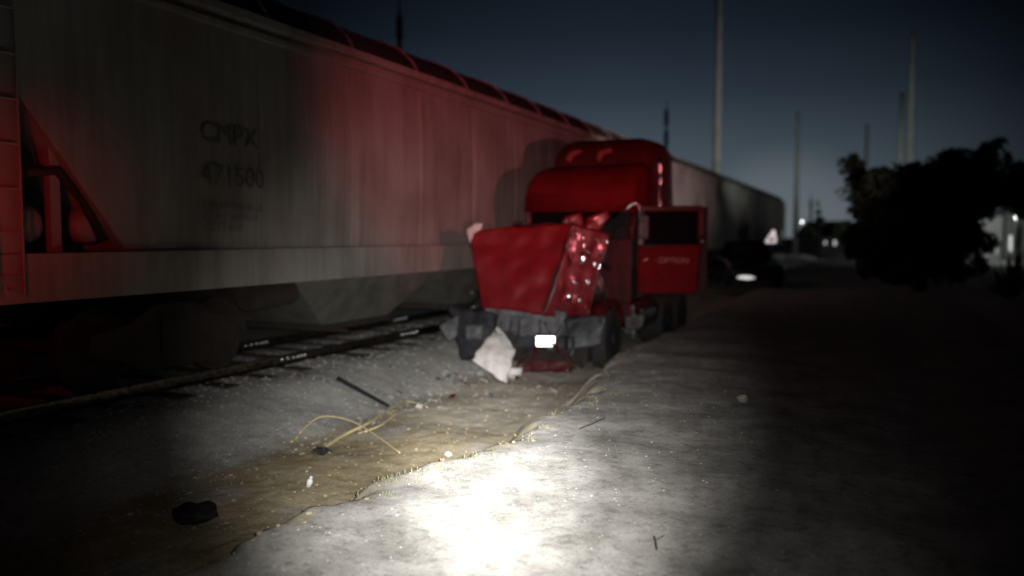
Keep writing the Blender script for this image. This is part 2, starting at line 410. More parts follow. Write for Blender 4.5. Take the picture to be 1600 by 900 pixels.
# ------------------------------------------------------------------ covered hopper wagons
BL = 19.8; HW = 1.6       # body length, half width; local: x across, y along, z above world ground
def wheelset(parent, y, name='wheelset'):
    bm = B(); lathe(bm, [(-.78, .07), (.78, .07)], (0, y, .06 + .46), 'x', 12)
    for s in (-1, 1):
        lathe(bm, [(s*.70, .46), (s*.82, .455), (s*.82, .40), (s*.80, .38), (s*.79, .14), (s*.86, .12), (s*.86, .01)], (0, y, .06 + .46), 'x', 28)
    obj(name, bm, M['rust'], parent)
def bogie(w, y):
    bm = B()
    box(bm, -1.1, 1.1, y - .22, y + .22, .45, .80)
    bg_ = obj('bogie', bm, M['rust'], w)
    wheelset(bg_, y - .87); wheelset(bg_, y + .87)
    for s in (-1, 1):
        bm = B()
        pts = [(y-1.15, .50), (y-1.10, .72), (y-.6, .80), (y-.3, .98), (y+.3, .98), (y+.6, .80), (y+1.10, .72), (y+1.15, .50), (y+.75, .42), (y+.45, .25), (y-.45, .25), (y-.75, .42)]
        poly(bm, [(s*1.02 - .05, a, b_) for a, b_ in pts], (.10, 0, 0))
        for q in (-.15, 0, .15):
            lathe(bm, [(.30, .06), (.86, .06)], (s*1.03, y + q, 0), 'z', 10)
        obj('side_frame', bm, M['rust'], bg_)
def hopper_wagon(label, y0, full=True, mark=None, number=None):
    w = thing('covered_hopper_wagon', label, 'railway wagon', (TX, y0, 0), group='hopper wagons of the goods train')
    SB, ST, EV = 1.16, 1.60, 4.30
    a, bt = .28, 1.42           # slope of the open end: from y=a at z=3.04 down to y=bt at the sill
    # body: lofted along y with slightly bowed sides
    def sec(y, zb):
        r = []
        n = 14
        for i in range(n + 1):
            z = zb + (EV - zb) * i / n
            bow = .045 * math.sin(math.pi * (z - ST) / (EV - ST))
            r.append((HW - .05 + bow, y, z))
        return r + [(-p[0], p[1], p[2]) for p in r[::-1]]
    bm = B()
    ys_ = [(a, 3.04), (a + .5, 2.41), (bt, ST + .002)] + [(bt + (BL - 2*bt) * k / 24, ST + .002) for k in range(1, 24)] + [(BL - bt, ST + .002), (BL - a - .5, 2.41), (BL - a, 3.04)]
    loft(bm, [sec(y, zb) for y, zb in ys_])
    body = obj('body', bm, M['wagon'], w, smooth=False)
    md = body.modifiers.new('bevel', 'BEVEL'); md.width = .01; md.limit_method = 'ANGLE'; md.angle_limit = R(50)
    # weld seams between the side sheets
    for k in range(1, 9):
        y = bt + (BL - 2*bt) * k / 9
        for s in (-1, 1):
            bm = B(); tube(bm, [(s * (HW - .05 + .045 * math.sin(math.pi * (z - ST) / (EV - ST)) ), y, z) for z in (1.62, 2.1, 2.6, 3.0, 3.5, 4.0, 4.27)], .012, 6)
            obj('weld_seam', bm, M['wagon'], w)
    # sills, top chords
    for s in (-1, 1):
        bm = B(); box(bm, s*HW - .05, s*HW + .05, 0, BL, SB, ST); obj('side_sill', bm, M['wagon'], w, bevel=.012)
        bm = B(); box(bm, s*HW - .06, s*HW + .07, .05, BL - .05, 4.27, 4.385)
        box(bm, s*HW - .05, s*HW + .012, .05, BL - .05, 4.12, 4.20)
        obj('top_chord', bm, M['wagon'], w, bevel=.012)
    # roof
    bm = B()
    rp = [(-1.60, 4.386), (-1.50, 4.56), (-1.25, 4.78), (-.8, 4.96), (-.35, 5.04), (.35, 5.04), (.8, 4.96), (1.25, 4.78), (1.50, 4.56), (1.60, 4.386)]
    loft(bm, [[(x, y, z) for x, z in rp] for y in (.1, BL - .1)])
    rf = obj('roof', bm, M['roof'], w)
    k = 0; y = 1.72
    y = 5.0 * 0 + (.05)
    yy = (7.8 - 4.3) % 1.73
    while yy < BL - .1:
        bm = B()
        tube(bm, [(x, yy, z + .012) for x, z in rp], .022, 6)
        obj('roof_rib', bm, M['wagon'], rf); yy += 1.73
    for k in range(5):
        bm = B(); y = 1.2 + k * 3.6; box(bm, -.35, .35, y, y + 3.0, 5.06, 5.10)
        obj('hatch_cover', bm, M['roof'], rf, bevel=.02)
    # end cage: posts, slope sheet, ladder, platform
    for e in (0, 1):
        def Y(v): return v if e == 0 else BL - v
        def Y2(p, q): return (min(Y(p), Y(q)), max(Y(p), Y(q)))
        for s in (-1, 1):
            bm = B(); y1, y2 = Y2(.0, .275); box(bm, s*HW - .04, s*HW + .04, y1, y2, ST + .002, 4.265)
            obj('corner_post', bm, M['wagon'], w, bevel=.01)
            bm = B(); y1, y2 = Y2(.66, .76); box(bm, s*1.45 - .04, s*1.45 + .04, y1, y2, ST + .002, 2.62)
            obj('end_brace', bm, M['wagon'], w)
            bm = B()
            tube(bm, [(s*1.52, Y(.30), 2.30), (s*1.50, Y(.72), 2.36), (s*1.45, Y(1.02), 2.10), (s*1.45, Y(1.22), 1.72)], .045, 8)
            obj('brake_pipe', bm, M['rust'], w, smooth=True)
        bm = B(); y1, y2 = Y2(.28, .32); 
        poly(bm, [(-1.5, Y(.30), 3.02), (1.5, Y(.30), 3.02), (1.5, Y(1.75), 1.40), (-1.5, Y(1.75), 1.40)], (0, (.04 if e == 0 else -.04), .02))
        obj('slope_sheet', bm, M['wagon'], w)
        bm = B(); y1, y2 = Y2(.02, 1.5); box(bm, -1.54, 1.54, y1, y2, 1.18, 1.30); obj('end_platform', bm, M['rust'], w)
        bm = B(); y1, y2 = Y2(.0, -.55); box(bm, -.14, .14, y1, y2, .80, 1.02); obj('coupler', bm, M['rust'], w, bevel=.03)
        for s in (-1, 1):
            bm = B()
            for q in (.02, .24): tube(bm, [(s*1.70, Y(q), 1.25), (s*1.70, Y(q), 4.2)], .014, 6)
            for z in [1.4 + .38 * i for i in range(8)]: tube(bm, [(s*1.70, Y(.02), z), (s*1.70, Y(.24), z)], .012, 6)
            for z in (1.3, 4.1): tube(bm, [(s*1.60, Y(.13), z), (s*1.70, Y(.13), z)], .012, 6)
            obj('ladder', bm, M['wagon'], w)
        # brake cylinders and pipes on the platform
        for s in (-1, 1):
            for q in (.50, 1.16):
                bm = B(); lathe(bm, [(s*.70, .05), (s*.72, .17), (s*1.30, .185), (s*1.38, .17), (s*1.43, .10), (s*1.44, .02)], (0, Y(q), 1.86), 'x', 20); box(bm, s*1.0 - .05, s*1.0 + .05, Y(q) - .08, Y(q) + .08, 1.305, 1.72)
                obj('brake_cylinder', bm, M['wagon'], w, smooth=True)
    bm = B(); box(bm, -.3, .3, .05, BL - .05, .82, 1.16); obj('centre_sill', bm, M['rust'], w)
    # hopper bays
    spans = [(4.1, 8.0), (8.02, 11.80), (11.82, 15.7)]
    for p, q in spans:
        bm = B(); m_ = (p + q) / 2; wd = .85
        loft(bm, [[(-1.40, p, 1.16), (1.40, p, 1.16), (1.40, q, 1.16), (-1.40, q, 1.16)][::-1],
                  [(-1.02, m_ - wd, .44), (1.02, m_ - wd, .44), (1.02, m_ + wd, .44), (-1.02, m_ + wd, .44)][::-1]])
        h = obj('hopper_bay', bm, M['bay'], w, bevel=.01)
        bm = B(); box(bm, -1.05, 1.05, m_ - wd - .06, m_ + wd + .06, .36, .437)
        tube(bm, [(-1.2, m_ - .5, .33), (1.2, m_ - .5, .33)], .03, 8)
        obj('outlet_gate', bm, M['rust'], h)
    bogie(w, 2.45); bogie(w, BL - 2.45)
    bm = B(); tube(bm, [(1.42, 3.2, 1.0), (1.42, 4.0, 1.02)], .16, 14); obj('air_reservoir', bm, M['rust'], w)
    if mark:
        rot = (R(90), 0, R(90)); x = HW + .012
        text('reporting_mark', mark, .33, M['letter'], w, (x + .006, 2.36, 2.80), rot, squeeze=1, offset=0)
        text('wagon_number', number, .33, M['letter'], w, (x + .014, 2.36, 2.33), rot, squeeze=1, offset=0)
        text('data_stencil', 'LD LMT 208300 LB\nLT WT  64700 LB\nCU FT 4650', .115, M['letter'], w, (x + .010, 2.38, 2.05), rot, squeeze=1.0)
    return w
hopper_wagon('nearest grey covered hopper wagon, stencilled 471500, its open end lit red', 4.3, mark='CMPX', number='471500')
hopper_wagon('second grey covered hopper wagon, standing behind the wrecked red truck', 25.2)
hopper_wagon('farthest grey covered hopper wagon, last one before the pale sky glow', 46.1)

# ------------------------------------------------------------------ the wrecked red truck (local: x across, y back, z up from the ditch floor)
GZ = -.46
TR = thing('wrecked_truck', 'wrecked red sleeper-cab lorry tractor with crushed bonnet beside the train', 'truck', (-5.05, 11.65, GZ), (0, 0, 0))
def tz(z): return z - GZ     # world height -> local height
TO = Vector((-5.05, 11.65, GZ))
def tl(px, py, d): return at(px, py, d) - TO
# bonnet: flat crushed nose panel, top and right flank
bm = B()
patch(bm, (-.82, -.02, tz(.60)), (.24, -.08, tz(.50)), (.58, .42, tz(1.98)), (-1.27, .34, tz(1.85)), 36, 30, .062, 1.05, 3, .02)
hood = obj('bonnet', bm, M['red'], TR, smooth=True)
bm = B()   # right flank, broken into folds
patch(bm, (.26, -.05, tz(.48)), (.80, .55, tz(.46)), (.98, 1.05, tz(1.78)), (.60, .42, tz(1.965)), 24, 24, .045, 1.3, 11, .02)
obj('side_fold', bm, M['sidered'], hood, smooth=True)
bm = B()   # top skin going back to the windscreen
patch(bm, (-1.25, .36, tz(1.85)), (.56, .44, tz(1.96)), (.86, 1.75, tz(1.74)), (-1.0, 1.9, tz(1.70)), 20, 16, .07, 2, 5, .02)
obj('top_skin', bm, M['reddull'], hood, smooth=True)
bm = B()   # left flank
patch(bm, (-1.03, 1.5, tz(.80)), (-.84, .0, tz(.62)), (-1.27, .36, tz(1.84)), (-1.05, 1.7, tz(1.76)), 14, 14, .05, 2, 8, .02)
obj('left_flank', bm, M['reddull'], hood, smooth=True)
# torn pieces of cowl standing up behind the bonnet
def shard(name, pts, m, parent, seed, amp=.02, thick=.012):
    bm = B(); c = sum((Vector(p) for p in pts), Vector()) / len(pts)
    pts = [Vector(p) for p in pts]; ring = []
    n = len(pts); nrm = (pts[1]-pts[0]).cross(pts[2]-pts[0]).normalized()
    outer = []
    for i in range(n):
        for k in range(4):
            p = pts[i].lerp(pts[(i+1) % n], k / 4)
            p = p + noise.noise_vector(p * 6 + Vector((seed, 0, 0))) * amp
            outer.append(p)
    rings = [[c.lerp(p, f) + nrm * (noise.noise(c.lerp(p, f) * 4 + Vector((0, seed, 0))) * amp * 1.6) for p in outer] for f in (.33, .66, 1)]
    def build(off, flip):
        cc = bm.verts.new(c + nrm * off); rr = [[bm.verts.new(p + nrm * off) for p in r] for r in rings]; m2 = len(outer)
        for k in range(m2):
            f = (cc, rr[0][k], rr[0][(k+1) % m2]); bm.faces.new(f[::-1] if flip else f)
            for a_, b_ in zip(rr, rr[1:]):
                f = (a_[k], b_[k], b_[(k+1) % m2], a_[(k+1) % m2]); bm.faces.new(f[::-1] if flip else f)
        return rr[-1]
    A = build(0, False); Bq = build(-thick, True); m2 = len(outer)
    for k in range(m2): bm.faces.new((A[k], Bq[k], Bq[(k+1) % m2], A[(k+1) % m2]))
    return obj(name, bm, m, parent, smooth=True)
shard('torn_cowl', [(.18, .75, tz(1.84)), (.30, .80, tz(2.08)), (.56, .85, tz(2.12)), (.66, .80, tz(1.86))], M['red'], hood, 3, .03)
shard('torn_cowl', [(.62, .80, tz(1.84)), (.66, .85, tz(2.06)), (.98, .95, tz(2.16)), (1.0, .95, tz(2.06)), (.86, .9, tz(1.84))], M['red'], hood, 5, .03)
shard('torn_corner', [(-1.22, .30, tz(1.62)), (-1.28, .30, tz(1.86)), (-1.12, .28, tz(1.96)), (-.98, .32, tz(1.98)), (-1.0, .30, tz(1.88)), (-1.14, .28, tz(1.80))], M['torn'], hood, 7, .02)
# chrome lumps added on the flank to make small glints
for (x, y, z, r) in ((.78, .30, 1.40, .075), (.92, .48, 1.32, .04), (.84, .42, 1.02, .04), (.80, .32, 1.60, .035), (.80, .30, 1.72, .03), (1.02, .85, 1.66, .03), (.74, .30, .74, .045)):
    bm = B(); bmesh.ops.create_icosphere(bm, subdivisions=2, radius=r)
    for v in bm.verts: v.co = Vector((v.co.x * .8, v.co.y * .5, v.co.z * 1.5)) + Vector((x, y, tz(z))) + noise.noise_vector(v.co * 20) * .015
    obj('glint_trim', bm, M['chrome'], hood, smooth=True)
# front structure
bm = B()
patch(bm, (-.86, .02, tz(.20)), (.62, .08, tz(.16)), (.60, .10, tz(.56)), (-.80, .06, tz(.64)), 26, 10, .055, 3.2, 51, .03); patch(bm, (-.30, -.08, tz(.16)), (.22, -.06, tz(.16)), (.2, .0, tz(.44)), (-.34, .0, tz(.48)), 10, 8, .04, 4, 52, .02)
obj('radiator_support', bm, M['grey'], TR, smooth=True)
bm = B(); patch(bm, (-.84, -.06, tz(-.06)), (.66, -.08, tz(.0)), (.66, -.05, tz(.20)), (-.80, -.04, tz(.22)), 24, 6, .035, 3, 61, .10); obj('front_crossmember', bm, M['darkplastic'], TR, smooth=True)
bm = B(); patch(bm, (.30, -.10, tz(-.05)), (1.12, .30, tz(.02)), (1.16, .40, tz(.50)), (.62, -.02, tz(.46)), 14, 8, .04, 3, 14, .05)
bump_r = obj('bumper', bm, M['darkplastic'], TR, smooth=True)
bm = B(); patch(bm, tl(720, 560, 12.2), tl(772, 565, 11.9), tl(775, 488, 12.2), tl(700, 478, 12.7), 14, 12, .06, 2.4, 21, .05)
bump_l = obj('bumper', bm, M['darkplastic'], TR, smooth=True)
bm = B(); patch(bm, tl(728, 530, 11.95), tl(756, 532, 11.8), tl(754, 508, 11.9), tl(726, 508, 12.0), 6, 6, .02, 3, 2, .03)
obj('lamp_recess', bm, M['grey'], bump_l, smooth=True)
bm = B(); patch(bm, tl(702, 534, 12.2), tl(714, 524, 12.2), tl(718, 490, 12.35), tl(686, 510, 12.3), 8, 8, .03, 6, 12, .012, bulge=.02)
obj('torn_edge', bm, M['grey'], bump_l, smooth=True)
bm = B(); patch(bm, tl(792, 600, 11.7), tl(806, 545, 11.9), tl(778, 510, 12.1), tl(736, 562, 11.9), 16, 16, .045, 3.2, 15, .012, bulge=.05)
obj('torn_fairing', bm, M['torn'], TR, smooth=True)
bm = B()
for i in range(9):   # crumpled lower grille, pipes and brackets
    x = -.55 + i * .16; p0 = Vector((x, -.05 + random.uniform(-.08, .1), tz(-.06))); p1 = p0 + Vector((random.uniform(-.1, .2), random.uniform(-.1, .1), -.12)); p2 = p1 + Vector((random.uniform(-.1, .25), random.uniform(-.12, .1), random.uniform(-.14, .02)))
    tube(bm, [p0, p1, p2], random.uniform(.015, .04), 7)
box(bm, -.6, .9, .25, .5, tz(-.25), tz(.1))
obj('crushed_underside', bm, M['rust'], TR)
bm = B(); patch(bm, (-.20, -.20, tz(-.40)), (.74, -.02, tz(-.36)), (.80, .04, tz(-.16)), (-.10, -.12, tz(-.20)), 14, 6, .06, 4, 31, .02)
obj('crushed_valance', bm, M['reddull'], TR, smooth=True)
bm = B(); patch(bm, (-.34, -.44, tz(-.42)), (.02, -.36, tz(-.42)), (.04, -.34, tz(-.30)), (-.32, -.40, tz(-.30)), 6, 4, .02, 4, 33, .02)
obj('broken_step', bm, M['torn'], TR, smooth=True)
bm = B(); v = box(bm, .205, .495, -.17, -.158, tz(.035), tz(.195)); bmesh.ops.rotate(bm, verts=v, cent=(.35, -.16, tz(.11)), matrix=Matrix.Rotation(R(22), 3, 'Z') @ Matrix.Rotation(R(-4), 3, 'X'))
pl = obj('licence_plate', bm, M['plate'], TR, bevel=.003)
def strip(name, p0, p1, w, par, seed, amp=.03, m_='chrome'):
    p0, p1 = Vector(p0), Vector(p1); d = (p1 - p0).normalized(); sx = d.cross(Vector((0, 1, 0))).normalized() * w
    bm = B(); patch(bm, p0 - sx, p0 + sx, p1 + sx * .4, p1 - sx * .4, 4, 9, amp, 9, seed, .006); return obj(name, bm, M[m_], par, smooth=True)
for k, (a_, b_, w_) in enumerate((((.60, .36, 1.84), (.58, .30, 1.55), .018), ((.66, .40, 1.80), (.70, .34, 1.62), .014), ((.86, .42, 1.52), (.88, .40, 1.34), .022), ((.66, .26, 1.05), (.76, .34, .98), .016), ((.62, .24, .80), (.54, .14, .62), .02), ((.40, .70, 2.02), (.34, .68, 1.92), .016), ((1.0, .60, 1.5), (1.0, .58, 1.2), .012))):
    strip('glint_strip', (a_[0], a_[1] - .05, tz(a_[2])), (b_[0], b_[1] - .08, tz(b_[2])), w_, hood, 70 + k)  # narrow chrome strips added for glints along the bonnet edges
for k in range(6):
    x = random.uniform(.75, 1.0); y = random.uniform(.9, 1.8); z = random.uniform(.5, 1.4)
    bm = B(); tube(bm, smooth_path([Vector((x, y, tz(z))), Vector((x + .1, y - .1, tz(z - .2))), Vector((x + .04, y - .05, tz(z - .5))), Vector((x + .12, y, tz(z - .62)))], 5), .012, 6); obj('hanging_wire', bm, M['black'], hood, smooth=True)
for k in range(14):   # snapped brackets, pipes and strips of plastic hanging out of the nose
    x = -.85 + k * .125 + random.uniform(-.04, .04); z = random.uniform(-.05, .50); y = random.uniform(-.20, -.10)
    a_ = Vector((x, y, tz(z))); b_ = a_ + Vector((random.uniform(-.14, .16), random.uniform(-.12, .04), random.uniform(-.28, -.06))); c_ = b_ + Vector((random.uniform(-.12, .12), random.uniform(-.08, .05), random.uniform(-.16, .03)))
    bm = B()
    if k % 3 == 0: tube(bm, smooth_path([a_, b_, c_], 5), random.uniform(.008, .016), 6); obj('torn_cable', bm, M['black'], TR, smooth=True)
    else: patch(bm, a_, a_ + Vector((random.uniform(.05, .12), 0, .02)), c_ + Vector((.05, 0, 0)), c_, 4, 7, .03, 7, 90 + k, .006); obj('snapped_bracket', bm, M[('grey', 'darkplastic', 'reddull')[k % 3 if k % 2 else 2]], TR, smooth=True)
# chassis, engine
bm = B(); box(bm, -.45, -.33, .1, 6.4, tz(.10), tz(.38)); box(bm, .33, .45, .1, 6.4, tz(.10), tz(.38)); obj('chassis_rail', bm, M['black'], TR)
bm = B(); loft(bm, [[(-.40, y, tz(.3)), (.40, y, tz(.3)), (.46, y, tz(.9)), (.30, y, tz(1.5)), (-.30, y, tz(1.5)), (-.46, y, tz(.9))] for y in (.5, .9, 1.4, 1.9)], crumple=.04, freq=5)
eng = obj('engine', bm, M['black'], TR)
bm = B()
for i in range(7):
    y = .7 + i * .17; tube(bm, [(.42, y, tz(.95)), (.58, y + .05, tz(1.1)), (.66, y + .12, tz(.8)), (.62, y + .2, tz(.4))], .025, 7)
tube(bm, [(.55, .8, tz(1.35)), (.72, 1.2, tz(1.4)), (.70, 1.9, tz(1.2))], .06, 10)
obj('hose', bm, M['steel'], eng, smooth=True)
def wheel(x0, y, r, w_, par, m_rim='black'):
    bm = B(); s = 1 if x0 > 0 else -1
    lathe(bm, [(-w_/2, r*.60), (-w_/2, r*.93), (-w_/2 + .03, r*.985), (w_/2 - .03, r*.985), (w_/2, r*.93), (w_/2, r*.60)], (x0, y, r), 'x', 36)
    wh = obj('wheel', bm, M['tyre'], par)
    bm = B(); lathe(bm, [(s*(w_/2 + .002), r*.60), (s*(w_/2 - .01), r*.56), (s*(w_/2 - .10), r*.50), (s*(w_/2 - .10), r*.24), (s*(w_/2 + .03), r*.20), (s*(w_/2 + .03), r*.02)], (x0, y, r), 'x', 28)
    obj('rim', bm, M[m_rim], wh); return wh
wheel(.92, 1.10, .50, .28, TR); wheel(-.95, 1.25, .50, .28, TR)
for y in (4.6, 5.95):
    wheel(.86, y, .50, .52, TR); wheel(-.86, y, .50, .52, TR)
# front right mudguard crushed over the wheel (dark purple shape)
bm = B(); 
for k in range(9):
    a0 = R(-5 + k * 20); 
sec_ = []
for k in range(10):
    a0 = R(5 + k * 18); cy, cz = 1.12 - math.cos(a0) * .66, .52 + math.sin(a0) * .66
    sec_.append([(.74, cy, cz), (1.07, cy, cz), (1.07, cy + .0, cz - .05), (.74, cy, cz - .05)])
loft(bm, sec_, crumple=.05, freq=3); obj('mudguard', bm, M['reddull'], TR, smooth=True)
# cab
CY0 = 2.22
def csec(y, w0, w1, z0, z1, rr=.14):
    """rounded-shoulder section at y; half widths w0 low, w1 high"""
    pts = [(-w0, y, z0), (-w0, y, z0 + .5 * (z1 - z0))]
    for k in range(7):
        a = R(180 - 15 * k); pts.append((-w1 + rr + rr * math.cos(a), y, z1 - rr + rr * math.sin(a)))
    pts += [(-x, y_, z_) for x, y_, z_ in pts[::-1]]
    return pts
cab = None
bm = B()   # lower cab: cowl and floor, doorway left open on the right side
box(bm, -1.05, 1.02, CY0 - .02, CY0 + .06, tz(.55), tz(1.70))       # firewall
box(bm, -1.05, -.99, CY0 + .062, 3.72, tz(.35), tz(2.45))            # left side wall
box(bm, -.985, 1.0, CY0 + .062, 3.72, tz(.30), tz(.55))             # floor
cab = obj('cab', bm, M['reddull'], TR, bevel=.02)
bm = B(); box(bm, -.98, .95, 3.30, 3.36, tz(.56), tz(2.40)); box(bm, -.5, -.1, 2.9, 3.25, tz(.6), tz(1.9)); box(bm, .35, .85, 2.85, 3.25, tz(.56), tz(1.15)); box(bm, .38, .82, 3.12, 3.27, tz(1.15), tz(1.95))
box(bm, -.95, .95, CY0 + .07, CY0 + .35, tz(1.3), tz(1.68))
obj('cab_interior', bm, M['interior'], cab, bevel=.03)
# windscreen frame and dark broken screen
bm = B()
for s in (-1, 1): tube(bm, [(s*1.02, CY0, tz(1.68)), (s*.99, CY0 + .20, tz(2.28))], .045, 8)
tube(bm, [(-1.02, CY0 + .2, tz(2.28)), (1.0, CY0 + .2, tz(2.28))], .04, 8)
tube(bm, [(0, CY0 + .02, tz(1.68)), (0, CY0 + .2, tz(2.28))], .025, 8)
tube(bm, [(1.01, 3.20, tz(.5)), (1.01, 3.22, tz(2.4))], .05, 8)
obj('windscreen_pillar', bm, M['reddull'], cab, smooth=True)
bm = B(); patch(bm, (-1.0, CY0 + .03, tz(1.69)), (-.02, CY0 + .03, tz(1.69)), (-.02, CY0 + .2, tz(2.26)), (-.98, CY0 + .2, tz(2.26)), 12, 8, .05, 3, 4, .006)
patch(bm, (.02, CY0 + .03, tz(1.69)), (1.0, CY0 + .03, tz(1.69)), (.97, CY0 + .2, tz(2.26)), (.02, CY0 + .2, tz(2.26)), 12, 8, .07, 3, 6, .006, holes=lambda u, v: u > .45 and v < .75 + .2 * math.sin(u * 9))
obj('windscreen', bm, M['glass'], cab, smooth=True)
# visor and cab roof: broad front band sloping into the raised sleeper
bm = B()
secs = []
for (y, w0, w1, z0, z1, rr) in ((CY0 + .00, 1.04, 1.02, 2.21, 2.62, .10), (CY0 + .10, 1.05, 1.03, 2.21, 2.82, .14), (CY0 + .35, 1.05, 1.04, 2.24, 3.00, .18), (CY0 + .8, 1.05, 1.04, 2.28, 3.10, .22), (CY0 + 1.2, 1.05, 1.04, 2.28, 3.14, .22)):
    secs.append(csec(y, w0, w1, tz(z0), tz(z1), rr))
loft(bm, secs, crumple=.03, freq=1.5, seed=2)
roof_band = obj('cab_roof', bm, M['redflat'], TR, smooth=True)
bm = B(); secs = []
for (y, w0, w1, z0, z1, rr) in ((3.35, 1.02, .90, .62, 3.05, .3), (3.42, 1.04, .94, .62, 3.40, .32), (3.62, 1.05, .98, .62, 3.60, .34), (4.0, 1.05, 1.0, .62, 3.70, .34), (4.9, 1.05, 1.02, .62, 3.72, .34), (5.35, 1.04, 1.0, .62, 3.66, .3)):
    secs.append(csec(y, w0, w1, tz(z0), tz(z1), rr))
loft(bm, secs, crumple=.025, freq=1.3, seed=9)
sl = obj('sleeper_box', bm, M['reddull'], TR, smooth=True)
# pale scuffs on the front of the raised roof
for sx in (-.50, .12):
    shard('pale_scuff', [(sx - .16, 3.345, tz(3.27)), (sx - .10, 3.38, tz(3.42)), (sx + .14, 3.385, tz(3.46)), (sx + .18, 3.375, tz(3.40)), (sx + .0, 3.36, tz(3.33)), (sx - .06, 3.33, tz(3.20))], mat('scuffed_fairing', (.24, .05, .055), .7), sl, sx * 3, .012, .01)
# chrome strip added to glint on the sleeper's rear edge; door pillar bits
bm = B(); tube(bm, [(1.06 + .01 * math.sin(z * 9), 4.06 + .02 * math.sin(z * 7), tz(z)) for z in [1.9 + .14 * i for i in range(11)]], [.018 + .012 * abs(math.sin(i * 1.7)) for i in range(11)], 8)
obj('edge_glint', bm, M['chrome'], TR, smooth=True)
bm = B(); tube(bm, [(.92, CY0 - .08, tz(2.12)), (.98, CY0 - .06, tz(2.28)), (1.08, CY0 - .02, tz(2.34)), (1.16, CY0, tz(2.30)), (1.17, CY0 + .02, tz(2.12)), (1.15, CY0, tz(1.95))], .022, 8)
mir = obj('mirror_bracket', bm, M['chrome'], TR, smooth=True)
bm = B(); box(bm, 1.10, 1.28, CY0 + .15, CY0 + .21, tz(1.70), tz(2.12)); obj('mirror', bm, M['grey'], mir, bevel=.03)
bm = B(); tube(bm, [(-1.06, CY0 - .05, tz(2.0)), (-1.20, CY0 - .12, tz(2.02)), (-1.22, CY0 - .12, tz(1.7)), (-1.06, CY0 - .05, tz(1.66))], .018, 8)
mir2 = obj('mirror_bracket', bm, M['black'], TR, smooth=True)
# open door, hinged at the front post and swung out towards the road
door = bpy.data.objects.new('door', None)
def dpt(u, z, off=0):   # u from hinge 0 to free edge 1
    return Vector((1.05 + 1.10 * u, CY0 + .30 + .34 * u + off, tz(z)))
def dbox(bm, u0, u1, z0, z1, t0=0, t1=.07):
    vs = [bm.verts.new(dpt(u, z, o)) for u in (u0, u1) for o in (t0, t1) for z in (z0, z1)]
    for f in ((0, 1, 3, 2), (4, 6, 7, 5), (0, 4, 5, 1), (2, 3, 7, 6), (0, 2, 6, 4), (1, 5, 7, 3)): bm.faces.new([vs[i] for i in f])
bm = B()
N_ = 16
patch(bm, dpt(0, .72), dpt(.93, .72), dpt(1.0, 1.60), dpt(0, 1.56), 18, 12, .010, 1.2, 17, .06)
door = obj('door', bm, M['redflat'], TR, smooth=True)
bm = B(); dbox(bm, 0, .10, 1.58, 2.24); dbox(bm, .92, 1.0, 1.62, 2.20); dbox(bm, 0, 1.0, 2.20, 2.30)
obj('window_frame', bm, M['reddull'], door, bevel=.02)
bm = B(); dbox(bm, .101, .919, 1.60, 2.199, .03, .04); obj('window_glass', bm, M['glass'], door)
bm = B(); dbox(bm, .95, 1.06, .60, 2.28, .075, .13); dbox(bm, .02, .94, .70, 1.6, .075, .12); obj('door_lining', bm, M['interior'], door)
bm = B(); tube(bm, [dpt(.97, 1.60, -.02), dpt(1.0, 1.66, -.05), dpt(1.02, 1.76, -.04)], .022, 8); obj('window_latch', bm, M['chrome'], door, smooth=True)
bm = B(); tube(bm, [dpt(.06, 1.33, -.03), dpt(.12, 1.32, -.06), dpt(.19, 1.36, -.03)], .018, 8); obj('door_handle', bm, M['chrome'], door, smooth=True)
dang = math.atan2(.34, 1.10)
text('door_lettering', '· OPTION', .135, M['doorletter'], door, dpt(.28, 1.27, -.075), (R(90), 0, dang), squeeze=1.05, offset=.003)
# fuel tank and steps
bm = B(); lathe(bm, [(3.0, .02), (3.0, .28), (4.3, .28), (4.3, .02)], (.78, 0, tz(.22)), 'y', 24); obj('fuel_tank', bm, M['steel'], TR)
bm = B(); box(bm, .86, 1.06, 2.45, 2.98, tz(-.02), tz(.02)); box(bm, .86, 1.06, 2.45, 2.98, tz(.30), tz(.34)); box(bm, 1.0, 1.04, 2.40, 2.44, tz(-.1), tz(.5)); obj('cab_step', bm, M['steel'], TR)
bm = B(); box(bm, -.4, .4, 4.6, 6.2, tz(.385), tz(.44)); obj('fifth_wheel', bm, M['black'], TR)
# left-hand broken fender bits near the rails and chrome added for glints
bm = B(); patch(bm, (-1.28, .55, tz(.45)), (-1.02, .30, tz(.52)), (-1.0, .34, tz(.80)), (-1.24, .6, tz(.86)), 6, 6, .06, 4, 41, .02)
obj('torn_fender', bm, M['black'], TR, smooth=True)
for (x, y, z) in ((-1.24, .40, .78), (-1.12, .22, .55)):
    bm = B(); tube(bm, [(x - .08, y, tz(z) - .015), (x, y - .03, tz(z) + .01), (x + .08, y, tz(z) + .05)], [.01, .026, .012], 8); obj('glint_trim', bm, M['chrome'], TR, smooth=True)

# ------------------------------------------------------------------ things lying on the ground
def gpos(px, py, z=None):
    p = at_ground(px, py, 0 if z is None else z)
    for _ in range(12): p = at_ground(px, py, gz(p.x, p.y))
    return p
def on_ground(pts, lift=.02):
    r = []
    for px, py in pts:
        p = gpos(px, py); r.append(Vector((p.x, p.y, gz(p.x, p.y) + lift)))
    return r
